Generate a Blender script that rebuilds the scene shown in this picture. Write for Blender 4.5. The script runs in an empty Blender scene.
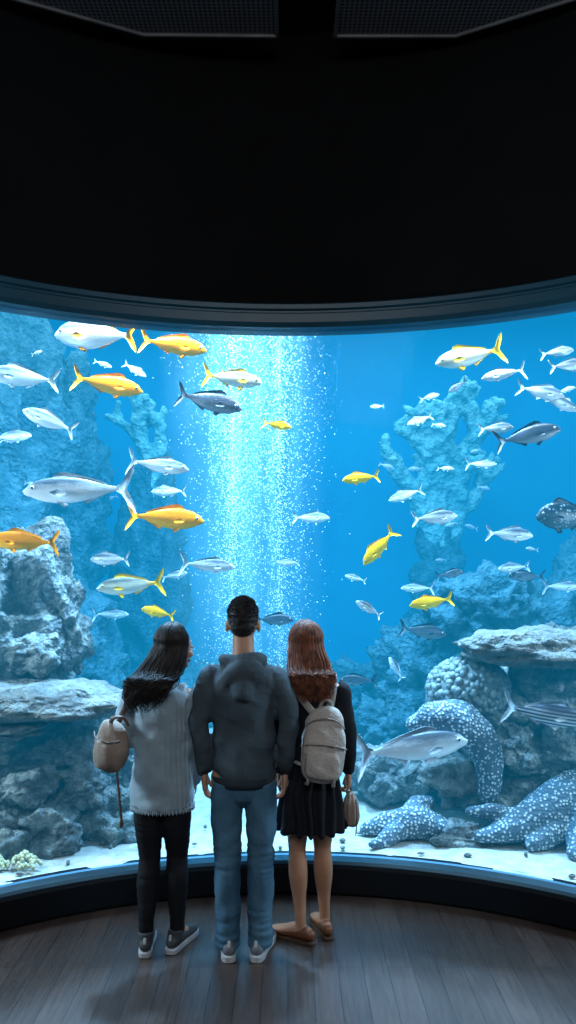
import bpy, math, random
from mathutils import Vector, Matrix, noise, Euler
random.seed(7)
R=random.random
def U(a,b): return a+(b-a)*random.random()
scene=bpy.context.scene
COL=scene.collection
try: scene.view_settings.view_transform='Standard'
except Exception: pass

# ------------------------------------------------------------ materials
def newmat(name):
    m=bpy.data.materials.new(name); m.use_nodes=True
    nt=m.node_tree; return m,nt,nt.nodes['Principled BSDF']
def pmat(name,c1,c2=None,rough=.6,metal=0,scale=8,bump=0,bscale=None,stretch=(1,1,1),detail=6,emis=0,wave=None,spec=.5):
    m,nt,b=newmat(name)
    b.inputs['Roughness'].default_value=rough; b.inputs['Metallic'].default_value=metal; b.inputs['Specular IOR Level'].default_value=spec
    tc=nt.nodes.new('ShaderNodeTexCoord'); mp=nt.nodes.new('ShaderNodeMapping')
    mp.inputs['Scale'].default_value=stretch
    nt.links.new(tc.outputs['Object'],mp.inputs['Vector'])
    n=nt.nodes.new('ShaderNodeTexNoise'); n.inputs['Scale'].default_value=scale; n.inputs['Detail'].default_value=detail
    nt.links.new(mp.outputs[0],n.inputs['Vector'])
    r=nt.nodes.new('ShaderNodeValToRGB'); c2=c2 or [x*.7 for x in c1]
    r.color_ramp.elements[0].position=.35; r.color_ramp.elements[1].position=.65
    r.color_ramp.elements[0].color=(*c2,1); r.color_ramp.elements[1].color=(*c1,1)
    nt.links.new(n.outputs['Fac'],r.inputs['Fac']); nt.links.new(r.outputs[0],b.inputs['Base Color'])
    if bump:
        if wave:
            n2=nt.nodes.new('ShaderNodeTexWave'); n2.bands_direction=wave; n2.inputs['Scale'].default_value=bscale or scale
            n2.inputs['Distortion'].default_value=1.0
        else:
            n2=nt.nodes.new('ShaderNodeTexNoise'); n2.inputs['Scale'].default_value=bscale or scale*3; n2.inputs['Detail'].default_value=8
        nt.links.new(mp.outputs[0],n2.inputs['Vector'])
        bp=nt.nodes.new('ShaderNodeBump'); bp.inputs['Strength'].default_value=bump; bp.inputs['Distance'].default_value=.02
        nt.links.new(n2.outputs['Fac'],bp.inputs['Height']); nt.links.new(bp.outputs[0],b.inputs['Normal'])
    if emis:
        b.inputs['Emission Color'].default_value=(*c1,1); b.inputs['Emission Strength'].default_value=emis
    return m

# ------------------------------------------------------------ geometry accumulator
class G:
    def __init__(s): s.v=[];s.f=[];s.m=[]
    def add(s,v,f,mi=0):
        o=len(s.v); s.v+= [tuple(p) for p in v]; s.f+=[tuple(i+o for i in q) for q in f]; s.m+=[mi]*len(f)
    def build(s,name,mats,parent=None,smooth=True,loc=None):
        me=bpy.data.meshes.new(name); me.from_pydata(s.v,[],s.f); me.update()
        for m in mats: me.materials.append(m)
        me.polygons.foreach_set('material_index',s.m)
        me.polygons.foreach_set('use_smooth',[smooth]*len(s.f))
        ob=bpy.data.objects.new(name,me); COL.objects.link(ob)
        if parent: ob.parent=parent
        if loc: ob.location=loc
        return ob
    def ell(s,c,r,M=None,n=16,mi=0,e=1.0):
        v=[];f=[];h=n//2
        def sp(x): return math.copysign(abs(x)**e,x)
        for i in range(h+1):
            a=-math.pi/2+math.pi*i/h
            for j in range(n):
                b=2*math.pi*j/n
                p=Vector((sp(math.cos(a))*sp(math.cos(b))*r[0]+c[0], sp(math.cos(a))*sp(math.sin(b))*r[1]+c[1], sp(math.sin(a))*r[2]+c[2]))
                v.append(M@p if M else p)
        for i in range(h):
            for j in range(n):
                f.append((i*n+j,i*n+(j+1)%n,(i+1)*n+(j+1)%n,(i+1)*n+j))
        s.add(v,f,mi)
    def tube(s,pts,side=(1,0,0),n=16,sub=4,mi=0,cap=True,M=None):
        P=[]
        for p in pts:
            p=list(p)
            if len(p)==4: p.append(p[3])
            P.append(p)
        Q=[]
        for i in range(len(P)-1):
            a=P[max(i-1,0)];b=P[i];c=P[i+1];d=P[min(i+2,len(P)-1)]
            for k in range(sub):
                t=k/sub
                Q.append([.5*((2*b[q])+(-a[q]+c[q])*t+(2*a[q]-5*b[q]+4*c[q]-d[q])*t*t+(-a[q]+3*b[q]-3*c[q]+d[q])*t**3) for q in range(5)])
        Q.append(P[-1]); N=len(Q)
        rings=[]
        def ring(p,T,rx,ry):
            S=Vector(side); S=S-T*S.dot(T)
            if S.length<1e-3: S=Vector((0,1,0))-T*T.y
            S.normalize(); W=T.cross(S)
            return [p+S*rx*math.cos(2*math.pi*j/n)+W*ry*math.sin(2*math.pi*j/n) for j in range(n)]
        for i,q in enumerate(Q):
            a=Vector(Q[max(i-1,0)][:3]);b=Vector(Q[min(i+1,N-1)][:3]); T=(b-a)
            T=T.normalized() if T.length>1e-9 else Vector((0,0,1)); p=Vector(q[:3])
            rr=min(q[3],q[4])
            if i==0 and cap:
                for an in (80,55,28):
                    an=math.radians(an); rings.append(ring(p-T*rr*math.sin(an),T,q[3]*math.cos(an),q[4]*math.cos(an)))
            rings.append(ring(p,T,q[3],q[4]))
            if i==N-1 and cap:
                for an in (28,55,80):
                    an=math.radians(an); rings.append(ring(p+T*rr*math.sin(an),T,q[3]*math.cos(an),q[4]*math.cos(an)))
        v=[p for r in rings for p in r]
        if M: v=[M@p for p in v]
        f=[]
        for i in range(len(rings)-1):
            for j in range(n): f.append((i*n+j,i*n+(j+1)%n,(i+1)*n+(j+1)%n,(i+1)*n+j))
        f.append(tuple(range(n))[::-1]); f.append(tuple((len(rings)-1)*n+j for j in range(n)))
        s.add(v,f,mi)

def remesh(ob,voxel,it=4,disp=None):
    m=ob.modifiers.new('r','REMESH'); m.mode='VOXEL'; m.voxel_size=voxel; m.use_smooth_shade=True
    if it:
        q=ob.modifiers.new('s','SMOOTH'); q.factor=.5; q.iterations=it
    dg=bpy.context.evaluated_depsgraph_get(); dg.update()
    me=bpy.data.meshes.new_from_object(ob.evaluated_get(dg))
    mats=[m for m in ob.data.materials]
    ob.modifiers.clear(); ob.data=me
    if not me.materials:
        for m in mats: me.materials.append(m)
    if disp:
        ns=[v.normal.copy() for v in me.vertices]
        for v,nn in zip(me.vertices,ns): v.co+=nn*disp(v.co)
        me.update()
    me.polygons.foreach_set('use_smooth',[True]*len(me.polygons))
    return ob

def empty(name,loc=(0,0,0),rz=0):
    e=bpy.data.objects.new(name,None); COL.objects.link(e); e.location=loc; e.rotation_euler=(0,0,rz); e.empty_display_size=.1
    return e
def box(name,a,b,mat):
    g=G(); x0,y0,z0=a;x1,y1,z1=b
    g.add([(x0,y0,z0),(x1,y0,z0),(x1,y1,z0),(x0,y1,z0),(x0,y0,z1),(x1,y0,z1),(x1,y1,z1),(x0,y1,z1)],
      [(3,2,1,0),(4,5,6,7),(0,1,5,4),(1,2,6,5),(2,3,7,6),(3,0,4,7)])
    return g.build(name,[mat],smooth=False)

# ------------------------------------------------------------ room shell
CY=2.05; RAD=2.74; A=math.radians(62)
def arc(name,prof,mat,n=96,ang=A):
    g=G();k=len(prof);v=[];f=[]
    for i in range(n+1):
        a=-ang+2*ang*i/n
        for r,z in prof: v.append((math.sin(a)*r,CY+math.cos(a)*r,z))
    for i in range(n):
        for j in range(k):
            f.append((i*k+j,(i+1)*k+j,(i+1)*k+(j+1)%k,i*k+(j+1)%k))
    f.append(tuple(range(k))); f.append(tuple(n*k+j for j in range(k))[::-1])
    g.add(v,f); return g.build(name,[mat],smooth=False)
black=pmat('black_wall_paint',(.0030,.0034,.004),(.0022,.0025,.003),rough=.85,scale=3,bump=.05,spec=.1)
rimm=pmat('rim_metal',(.008,.055,.085),(.006,.042,.066),rough=.4,scale=2,spec=.3)
plin=pmat('plinth_paint',(.003,.005,.008),(.002,.004,.006),rough=.4,scale=3,spec=.25)
ledge=pmat('ledge_reflection_blue',(.10,.22,.30),(.08,.18,.26),rough=.3,scale=3)  # light blue puts the glass-edge reflection into the ledge colour
arc('wall_curved_upper',[(RAD-.02,3.485),(RAD+.2,3.485),(RAD+.2,5.1),(RAD-.02,5.1)],black)
arc('window_frame_top',[(RAD-.08,3.36),(RAD-.06,3.335),(RAD+.12,3.335),(RAD+.12,3.48),(RAD-.05,3.48),(RAD-.08,3.465),(RAD-.08,3.44),(RAD-.065,3.43),(RAD-.065,3.42),(RAD-.08,3.41)],rimm)
arc('plinth_curved',[(RAD-.10,0),(RAD+.12,0),(RAD+.12,.175),(RAD-.10,.175),(RAD-.115,.16),(RAD-.115,.02)],plin)
arc('window_frame_bottom',[(RAD-.09,.176),(RAD+.03,.176),(RAD+.03,.195),(RAD-.085,.195)],ledge)
m,nt,b=newmat('aquarium_glass'); nt.nodes.remove(b)
tr=nt.nodes.new('ShaderNodeBsdfTransparent'); tr.inputs[0].default_value=(.97,.99,1,1)
gl=nt.nodes.new('ShaderNodeBsdfGlossy'); gl.inputs['Roughness'].default_value=.05
lw=nt.nodes.new('ShaderNodeFresnel'); lw.inputs[0].default_value=1.06
mx=nt.nodes.new('ShaderNodeMixShader'); nt.links.new(lw.outputs[0],mx.inputs[0]); nt.links.new(tr.outputs[0],mx.inputs[1]); nt.links.new(gl.outputs[0],mx.inputs[2])
nt.links.new(mx.outputs[0],nt.nodes['Material Output'].inputs[0])
arc('window_1',[(RAD,.196),(RAD+.04,.196),(RAD+.04,3.334),(RAD,3.334)],m)

ex=math.sin(A)*RAD; ey=CY+math.cos(A)*RAD
m,nt,b=newmat('dark_wood_floor')
tc=nt.nodes.new('ShaderNodeTexCoord'); mp=nt.nodes.new('ShaderNodeMapping'); mp.inputs['Rotation'].default_value=(0,0,math.radians(90))
br=nt.nodes.new('ShaderNodeTexBrick'); br.inputs['Scale'].default_value=1; br.inputs['Brick Width'].default_value=1.1; br.inputs['Row Height'].default_value=.12
br.inputs['Mortar Size'].default_value=.002; br.inputs['Color1'].default_value=(.070,.047,.040,1); br.inputs['Color2'].default_value=(.050,.034,.030,1); br.inputs['Mortar'].default_value=(.012,.010,.010,1)
nt.links.new(tc.outputs['Object'],mp.inputs[0]); nt.links.new(mp.outputs[0],br.inputs['Vector'])
ns=nt.nodes.new('ShaderNodeTexNoise'); mp2=nt.nodes.new('ShaderNodeMapping'); mp2.inputs['Scale'].default_value=(40,3,1)
nt.links.new(tc.outputs['Object'],mp2.inputs[0]); nt.links.new(mp2.outputs[0],ns.inputs['Vector']); ns.inputs['Scale'].default_value=1.5; ns.inputs['Detail'].default_value=8
mc=nt.nodes.new('ShaderNodeMix'); mc.data_type='RGBA'; mc.blend_type='OVERLAY'; mc.inputs[0].default_value=.8
nt.links.new(br.outputs['Color'],mc.inputs[6])
hs=nt.nodes.new('ShaderNodeRGBToBW'); nt.links.new(ns.outputs['Color'],hs.inputs[0]); nt.links.new(hs.outputs[0],mc.inputs[7])
nt.links.new(mc.outputs[2],b.inputs['Base Color'])
bp=nt.nodes.new('ShaderNodeBump'); bp.inputs['Strength'].default_value=.2; bp.inputs['Distance'].default_value=.01
ad=nt.nodes.new('ShaderNodeMath'); ad.operation='SUBTRACT'; nt.links.new(hs.outputs[0],ad.inputs[0]); nt.links.new(br.outputs['Fac'],ad.inputs[1])
nt.links.new(ad.outputs[0],bp.inputs['Height']); nt.links.new(bp.outputs[0],b.inputs['Normal']); b.inputs['Roughness'].default_value=.36
box('floor',(-2.7,-3.2,-.1),(2.7,4.9,0),m)
box('wall_left',(-2.65,-3.15,0),(-ex-.02,ey,5.1),black); box('wall_right',(ex+.02,-3.15,0),(2.65,ey,5.1),black)
box('wall_back',(-2.65,-3.3,0),(2.65,-3.15,5.1),black)
box('ceiling',(-2.65,-3.2,5.1),(2.65,4.95,5.3),black)
m,nt,b=newmat('perforated_metal'); tc=nt.nodes.new('ShaderNodeTexCoord'); vo=nt.nodes.new('ShaderNodeTexVoronoi'); vo.inputs['Scale'].default_value=38; vo.inputs['Randomness'].default_value=0
rp=nt.nodes.new('ShaderNodeValToRGB'); rp.color_ramp.elements[0].position=.3; rp.color_ramp.elements[0].color=(.005,.005,.006,1); rp.color_ramp.elements[1].position=.36; rp.color_ramp.elements[1].color=(.13,.13,.14,1)
nt.links.new(tc.outputs['Object'],vo.inputs['Vector']); nt.links.new(vo.outputs['Distance'],rp.inputs[0]); nt.links.new(rp.outputs[0],b.inputs['Base Color']); b.inputs['Roughness'].default_value=.6
perf=m; trimm=pmat('panel_trim',(.13,.13,.135),rough=.5)
def panel(pts):
    e=empty('ceiling_panel'); g=G(); k=len(pts); z0,z1=4.92,4.97
    g.add([(x,y,z0) for x,y in pts]+[(x,y,z1) for x,y in pts],[tuple(range(k)),tuple(range(k,2*k))[::-1]]+[(i,(i+1)%k,(i+1)%k+k,i+k) for i in range(k)])
    g.build('perforated_sheet',[perf],parent=e,smooth=False)
    g=G()
    for i in range(k):
        a=pts[i];c=pts[(i+1)%k]; g.tube([(a[0],a[1],4.915,.012),(c[0],c[1],4.915,.012)],n=6,sub=1)
    g.build('frame',[trimm],parent=e,smooth=False)
    g=G(); cx=sum(p[0] for p in pts)/k
    for yy in (1.2,3.6): g.tube([(cx,yy,4.97,.01),(cx,yy,5.09,.01)],n=6,sub=1)
    g.build('hanger_rods',[trimm],parent=e)
panel([(-.062,4.51),(-.81,4.50),(-1.46,4.2),(-2.0,3.5),(-2.0,1.3),(-.062,1.3)])
panel([(.266,4.51),(.945,4.51),(1.53,4.2),(2.05,3.5),(2.05,1.3),(.266,1.3)])

# ------------------------------------------------------------ tank
BX=6.2; BY=10.6; ZT=5.08
bluew=pmat('tank_wall_paint',(.03,.35,.54),(.02,.25,.45),rough=.9,scale=.8,bump=.3,bscale=3)
box('tank_wall_back',(-BX-.1,BY,0),(BX+.1,BY+.15,ZT+.2),bluew)
box('tank_wall_left',(-BX-.15,ey,0),(-BX,BY,ZT+.2),bluew); box('tank_wall_right',(BX,ey,0),(BX+.15,BY,ZT+.2),bluew)
box('tank_front_wall_left',(-BX,ey-.2,0),(-2.66,ey-.02,ZT+.2),black); box('tank_front_wall_right',(2.66,ey-.2,0),(BX,ey-.02,ZT+.2),black)
box('tank_ceiling',(-BX-.1,4.97,ZT+.03),(BX+.1,BY+.1,ZT+.15),bluew)
g=G(); n=64; out=[]
for i in range(n+1):
    a=-A+2*A*i/n; out.append((math.sin(a)*(RAD+.045),CY+math.cos(a)*(RAD+.045)))
out+=[(BX-.02,ey),(BX-.02,BY-.02),(-BX+.02,BY-.02),(-BX+.02,ey)]
k=len(out)
g.add([(x,y,.05) for x,y in out]+[(x,y,ZT) for x,y in out],[tuple(range(k))[::-1],tuple(range(k,2*k))]+[(i,(i+1)%k,(i+1)%k+k,i+k) for i in range(k)])
m,nt,b=newmat('glowing_sea_water'); nt.nodes.remove(b); o=nt.nodes['Material Output']
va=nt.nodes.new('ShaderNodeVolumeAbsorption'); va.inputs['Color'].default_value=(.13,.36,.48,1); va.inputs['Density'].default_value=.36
em=nt.nodes.new('ShaderNodeEmission'); em.inputs[0].default_value=(.010,.54,1,1); em.inputs[1].default_value=.138  # water glows by itself, standing in for scattered blue haze
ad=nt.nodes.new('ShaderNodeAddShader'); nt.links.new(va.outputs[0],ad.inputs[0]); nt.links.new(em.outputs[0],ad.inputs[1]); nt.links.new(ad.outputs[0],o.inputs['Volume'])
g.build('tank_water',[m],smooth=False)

sand=pmat('white_sand',(.50,.49,.43),(.34,.35,.32),rough=.95,scale=14,bump=.4,bscale=60)
g=G(); nx,ny=120,90; v=[];f=[]; SX=BX-.04
for j in range(ny+1):
    t=j/ny
    for i in range(nx+1):
        x=-SX+2*SX*i/nx
        if abs(x)<ex: y0=CY+math.sqrt((RAD+.05)**2-x*x)
        else: y0=ey+.03
        y=y0+(BY-.04-y0)*t**1.3
        z=.17+.03*noise.noise(Vector((x*2,y*2,0)))+.012*noise.noise(Vector((x*9,y*9,1)))+.05*max(0,y-5.5)
        if j==0: z=.18
        v.append((x,y,z))
for j in range(ny):
    for i in range(nx):
        a=j*(nx+1)+i; f.append((a,a+1,a+nx+2,a+nx+1))
g.add(v,f); g.build('sand_bed',[sand])

def rockmat(name,c1,c2,c3):
    m,nt,b=newmat(name); b.inputs['Roughness'].default_value=.9
    tc=nt.nodes.new('ShaderNodeTexCoord'); n1=nt.nodes.new('ShaderNodeTexNoise'); n1.inputs['Scale'].default_value=6; n1.inputs['Detail'].default_value=12; n1.inputs['Roughness'].default_value=.7
    vo=nt.nodes.new('ShaderNodeTexVoronoi'); vo.inputs['Scale'].default_value=18
    n3=nt.nodes.new('ShaderNodeTexNoise'); n3.inputs['Scale'].default_value=40; n3.inputs['Detail'].default_value=6
    for q in (n1,vo,n3): nt.links.new(tc.outputs['Object'],q.inputs['Vector'])
    rp=nt.nodes.new('ShaderNodeValToRGB'); e=rp.color_ramp.elements; e[0].position=.36; e[0].color=(*c1,1); e[1].position=.66; e[1].color=(*c3,1); q=e.new(.5); q.color=(*c2,1)
    nt.links.new(n1.outputs['Fac'],rp.inputs[0]); nt.links.new(rp.outputs[0],b.inputs['Base Color'])
    a=nt.nodes.new('ShaderNodeMath'); a.operation='ADD'; nt.links.new(vo.outputs['Distance'],a.inputs[0]); nt.links.new(n3.outputs['Fac'],a.inputs[1])
    bp=nt.nodes.new('ShaderNodeBump'); bp.inputs['Strength'].default_value=1; bp.inputs['Distance'].default_value=.04
    nt.links.new(a.outputs[0],bp.inputs['Height']); nt.links.new(bp.outputs[0],b.inputs['Normal'])
    return m
rockm=rockmat('reef_rock',(.06,.078,.085),(.17,.195,.19),(.38,.40,.36))
slabm=rockmat('slab_rock',(.11,.115,.11),(.18,.19,.175),(.28,.285,.25))
rockd=rockmat('reef_rock_hazed',(.015,.08,.105),(.035,.13,.165),(.09,.22,.255))  # darker blue albedo puts distance haze into the rock colour
import bmesh
_ico={}
def ico(sub):
    if sub not in _ico:
        bm=bmesh.new(); bmesh.ops.create_icosphere(bm,subdivisions=sub,radius=1)
        _ico[sub]=([v.co.copy() for v in bm.verts],[tuple(v.index for v in f.verts) for f in bm.faces]); bm.free()
    return _ico[sub]
def rock(g,c,r,seed,sub=5,amp=.4,p=2.6,fine=.075,mi=0):
    if mi==1: amp*=.55; fine*=.6
    V,F=ico(sub); c=Vector(c); o=Vector((seed*3.7,seed*1.3,seed*2.1)); out=[]
    for d in V:
        s=(abs(d.x)**p+abs(d.y)**p+abs(d.z)**p)**(-1/p)
        k=1+amp*noise.fractal(d*1.3+o,1,2,4)
        q=Vector((d.x*r[0],d.y*r[1],d.z*r[2]))*s*k
        w=c+q; ff=fine*min(1,r[2]/.2)
        k2=(noise.ridged_multi_fractal(w*3.6+o,.9,2.1,5,1,2)-1.2)*ff
        k3=noise.turbulence(w*12,3,False)*ff*.5
        out.append(w+d*(k2-k3))
    g.add(out,F,mi)
def formation(name,L,mat,seed0=1,**kw):
    g=G()
    for i,q in enumerate(L): rock(g,q[0],q[1],seed0+i*1.37,mi=(q[2] if len(q)>2 else 0),**kw)
    return g.build(name,mat)
formation('rock_formation',[((-1.98,5.75,1.40),(.42,.4,.80)),((-2.4,5.4,1.6),(.35,.35,.7)),((-1.60,5.15,1.06),(.54,.36,.11),1),((-1.75,5.5,.62),(.48,.4,.42)),
  ((-1.35,5.6,.45),(.36,.3,.36)),((-2.3,5.2,.6),(.5,.5,.6)),((-1.95,4.95,.36),(.28,.25,.2)),((-1.55,5.0,.33),(.22,.2,.17)),((-1.18,5.2,.3),(.2,.17,.16)),((-1.72,4.85,.25),(.14,.12,.1)),((-1.05,5.5,.28),(.2,.17,.14)),
  ((-1.5,5.3,.72),(.26,.2,.14)),((-1.3,5.1,.52),(.15,.13,.12)),((-1.9,5.1,.72),(.2,.18,.15)),((-1.38,4.92,.24),(.12,.1,.09)),((-1.72,5.35,1.32),(.2,.15,.12)),((-1.55,5.6,1.5),(.13,.12,.3)),((-1.62,4.98,.56),(.17,.14,.11)),((-1.85,5.05,.90),(.30,.24,.06),1)],[rockm,slabm],1)
formation('rock_formation',[((1.68,5.35,1.37),(.52,.34,.12),1),((1.95,5.75,1.1),(.42,.35,.3)),((1.66,5.8,.8),(.4,.35,.3)),((1.28,5.85,.62),(.32,.3,.38)),((2.1,5.5,.5),(.5,.4,.42)),
  ((1.12,5.45,.50),(.22,.2,.11),1),((1.5,5.6,.45),(.4,.3,.26)),((.8,5.9,.35),(.3,.25,.2)),((1.1,5.1,.20),(.2,.13,.07)),((1.75,5.35,.62),(.25,.2,.14)),((1.5,5.3,.72),(.14,.12,.12))],[rockm,slabm],40)
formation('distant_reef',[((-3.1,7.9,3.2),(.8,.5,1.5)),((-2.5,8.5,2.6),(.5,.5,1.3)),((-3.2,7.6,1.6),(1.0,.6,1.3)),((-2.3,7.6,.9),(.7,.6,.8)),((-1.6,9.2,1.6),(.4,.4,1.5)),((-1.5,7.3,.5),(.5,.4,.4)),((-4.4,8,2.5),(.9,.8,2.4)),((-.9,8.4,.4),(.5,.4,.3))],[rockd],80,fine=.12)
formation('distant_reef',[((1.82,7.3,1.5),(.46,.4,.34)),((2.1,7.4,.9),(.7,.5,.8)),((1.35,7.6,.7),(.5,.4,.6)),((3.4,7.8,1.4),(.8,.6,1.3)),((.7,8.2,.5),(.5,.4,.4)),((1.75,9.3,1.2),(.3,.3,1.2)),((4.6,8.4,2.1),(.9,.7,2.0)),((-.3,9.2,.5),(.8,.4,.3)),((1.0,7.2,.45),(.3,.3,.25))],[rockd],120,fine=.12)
tealc=rockmat('branch_coral_hazed',(.12,.42,.42),(.22,.56,.54),(.40,.72,.68))  # raised teal puts water haze into the coral colour
g=G()
def branch(p,d,L,r,dep):
    q=p+d*L; mid=(p+q)/2+Vector((U(-.05,.05),U(-.05,.05),0))
    g.tube([(*p,r),(*mid,r*.92),(*q,r*.8)],n=10,sub=2)
    if dep:
        for k in range(3 if dep>1 else 2):
            nd=(d+Vector((U(-.75,.75),U(-.4,.4),U(-.05,.4)))).normalized(); branch(q-d*.04,nd,L*U(.6,.85),r*.70,dep-1)
branch(Vector((1.78,9.4,1.9)),Vector((-.05,0,1)).normalized(),.8,.20,4)
branch(Vector((1.72,9.3,2.2)),Vector((-.45,0,1)).normalized(),.5,.14,3)
branch(Vector((1.85,9.4,2.1)),Vector((.35,0,1)).normalized(),.5,.14,3)
remesh(g.build('branching_coral',[tealc]),.022,2,lambda c:.04*noise.noise(c*10))
g=G()
branch(Vector((-1.6,9.2,2.6)),Vector((.1,0,1)).normalized(),.5,.13,3)
remesh(g.build('branching_coral',[tealc]),.022,2,lambda c:.04*noise.noise(c*10))
bc=pmat('bubble_coral_skin',(.27,.32,.31),(.13,.18,.185),rough=.6,scale=20)
g=G(); C=Vector((1.24,5.5,1.08))
g.ell(C,(.27,.22,.20),n=24)
for i in range(520):
    z=U(-.6,1); a=U(0,6.283); rr=math.sqrt(1-z*z); d=Vector((rr*math.cos(a),rr*math.sin(a),z)); q=C+Vector((d.x*.27,d.y*.22,d.z*.20))
    g.ell(q,(U(.018,.03),)*3,n=8)
g.build('bubble_coral',[bc])
m,nt,b=newmat('spotted_skin'); b.inputs['Roughness'].default_value=.6
tc=nt.nodes.new('ShaderNodeTexCoord'); vo=nt.nodes.new('ShaderNodeTexVoronoi'); vo.inputs['Scale'].default_value=44; vo.inputs['Randomness'].default_value=.7
rp=nt.nodes.new('ShaderNodeValToRGB'); e=rp.color_ramp.elements; e[0].position=.27; e[0].color=(.58,.64,.64,1); e[1].position=.42; e[1].color=(.07,.125,.165,1)
nt.links.new(tc.outputs['Object'],vo.inputs['Vector']); nt.links.new(vo.outputs['Distance'],rp.inputs[0]); nt.links.new(rp.outputs[0],b.inputs['Base Color'])
bp=nt.nodes.new('ShaderNodeBump'); bp.inputs['Strength'].default_value=.6; bp.invert=True; bp.inputs['Distance'].default_value=.02; nt.links.new(vo.outputs['Distance'],bp.inputs['Height']); nt.links.new(bp.outputs[0],b.inputs['Normal'])
spot=m
def spotted(tubes):
    g=G()
    for t in tubes: g.tube(t,n=20,sub=5)
    remesh(g.build('spotted_coral',[spot]),.012,5,lambda c:.012*noise.noise(c*10))
spotted([[(.84,5.3,.88,.06),(.98,5.28,.93,.11),(1.13,5.25,.90,.13),(1.26,5.22,.77,.12),(1.31,5.2,.6,.09),(1.3,5.2,.42,.06)]])
spotted([[(2.3,5.3,.52,.22),(2.0,5.2,.47,.19),(1.75,5.1,.42,.15),(1.55,5.05,.34,.12),(1.36,5.0,.27,.08),(1.2,4.98,.24,.04)],[(1.75,5.1,.38,.12),(1.62,4.98,.26,.09),(1.5,4.9,.22,.05)],[(1.45,5.05,.3,.08),(1.3,5.1,.35,.06),(1.16,5.1,.36,.025)],[(1.9,5.0,.4,.1),(1.8,4.9,.26,.09),(1.72,4.8,.21,.05)]])
spotted([[(.50,5.2,.2,.04),(.64,5.18,.25,.08),(.8,5.15,.27,.11),(.95,5.15,.24,.09),(1.10,5.1,.22,.04)],[(.8,5.2,.3,.09),(.86,5.25,.34,.08),(.94,5.3,.36,.04)],[(.7,5.1,.24,.07),(.6,5.0,.2,.05),(.52,4.95,.2,.025)]])
yc=pmat('polyp_coral_skin',(.55,.50,.28),(.38,.37,.22),rough=.7,scale=30)
g=G()
for cx,cy,cr in ((-1.52,4.62,.10),(-1.66,4.58,.05)):
    for i in range(90):
        a=U(0,6.28); rr=U(0,cr); g.ell((cx+rr*math.cos(a),cy+rr*.7*math.sin(a),.2+.06*(1-rr/cr)+U(0,.015)),(.013,.013,.015),n=8)
g.build('polyp_coral',[yc])
g=G()
for i in range(80):
    x=U(-2.2,2.2); y=CY+math.sqrt((RAD+.12)**2-x*x)+U(.02,.7)
    g.ell((x,y,.185),(U(.01,.03),U(.01,.025),U(.006,.015)),n=8)
g.build('pebbles',[slabm])

# ------------------------------------------------------------ bubbles and glowing light shaft
bub=pmat('bubble_white_glow',(.8,.95,1),(.75,.92,1),rough=.2,scale=3,emis=.35)  # slight self-glow makes the bubbles look lit
try: bub.cycles.emission_sampling='NONE'
except Exception: pass
g=G(); V,F=ico(1)
for i in range(17000):
    z=.4+4.6*(R()**.7); h=z/5
    a=U(0,6.283); rr=abs(random.gauss(0,.24))*(.6+.5*h); s=U(.002,.0052)
    c=Vector((-.50+(.42 if R()<.42 else 0)+rr*math.cos(a),7.2+rr*math.sin(a),z))
    g.add([c+v*s for v in V],F)
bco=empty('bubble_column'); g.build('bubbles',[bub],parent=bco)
g=G(); g.tube([(0,0,.3,.82),(0,0,5.05,.85)],n=24,sub=1,cap=False)
m,nt,b=newmat('bubble_light_shaft'); nt.nodes.remove(b); o=nt.nodes['Material Output']
tc=nt.nodes.new('ShaderNodeTexCoord'); sx=nt.nodes.new('ShaderNodeSeparateXYZ'); nt.links.new(tc.outputs['Object'],sx.inputs[0])
def mth(op,a,b_=None,c=None,clamp=False):
    n=nt.nodes.new('ShaderNodeMath'); n.operation=op; n.use_clamp=clamp
    for i,q in enumerate((a,b_,c)):
        if q is None: continue
        if isinstance(q,(int,float)): n.inputs[i].default_value=q
        else: nt.links.new(q,n.inputs[i])
    return n.outputs[0]
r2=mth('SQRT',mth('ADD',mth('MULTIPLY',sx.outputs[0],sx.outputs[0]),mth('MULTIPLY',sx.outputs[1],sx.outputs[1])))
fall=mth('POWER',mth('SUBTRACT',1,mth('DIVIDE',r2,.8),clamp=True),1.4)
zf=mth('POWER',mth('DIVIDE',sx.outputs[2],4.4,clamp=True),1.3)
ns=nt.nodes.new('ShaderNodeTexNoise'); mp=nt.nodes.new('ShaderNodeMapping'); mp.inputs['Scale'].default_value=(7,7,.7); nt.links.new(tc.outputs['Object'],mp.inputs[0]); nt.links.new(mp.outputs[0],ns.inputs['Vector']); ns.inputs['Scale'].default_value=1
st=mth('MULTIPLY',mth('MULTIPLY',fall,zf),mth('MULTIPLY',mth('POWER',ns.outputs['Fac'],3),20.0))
em=nt.nodes.new('ShaderNodeEmission'); em.inputs[0].default_value=(.36,.88,1,1); nt.links.new(st,em.inputs[1]); nt.links.new(em.outputs[0],o.inputs['Volume'])  # emissive volume imitates the light shaft around the bubbles
shaft=g.build('bubble_light_shaft',[m],parent=bco); shaft.location=(-.40,7.2,0)

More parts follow.
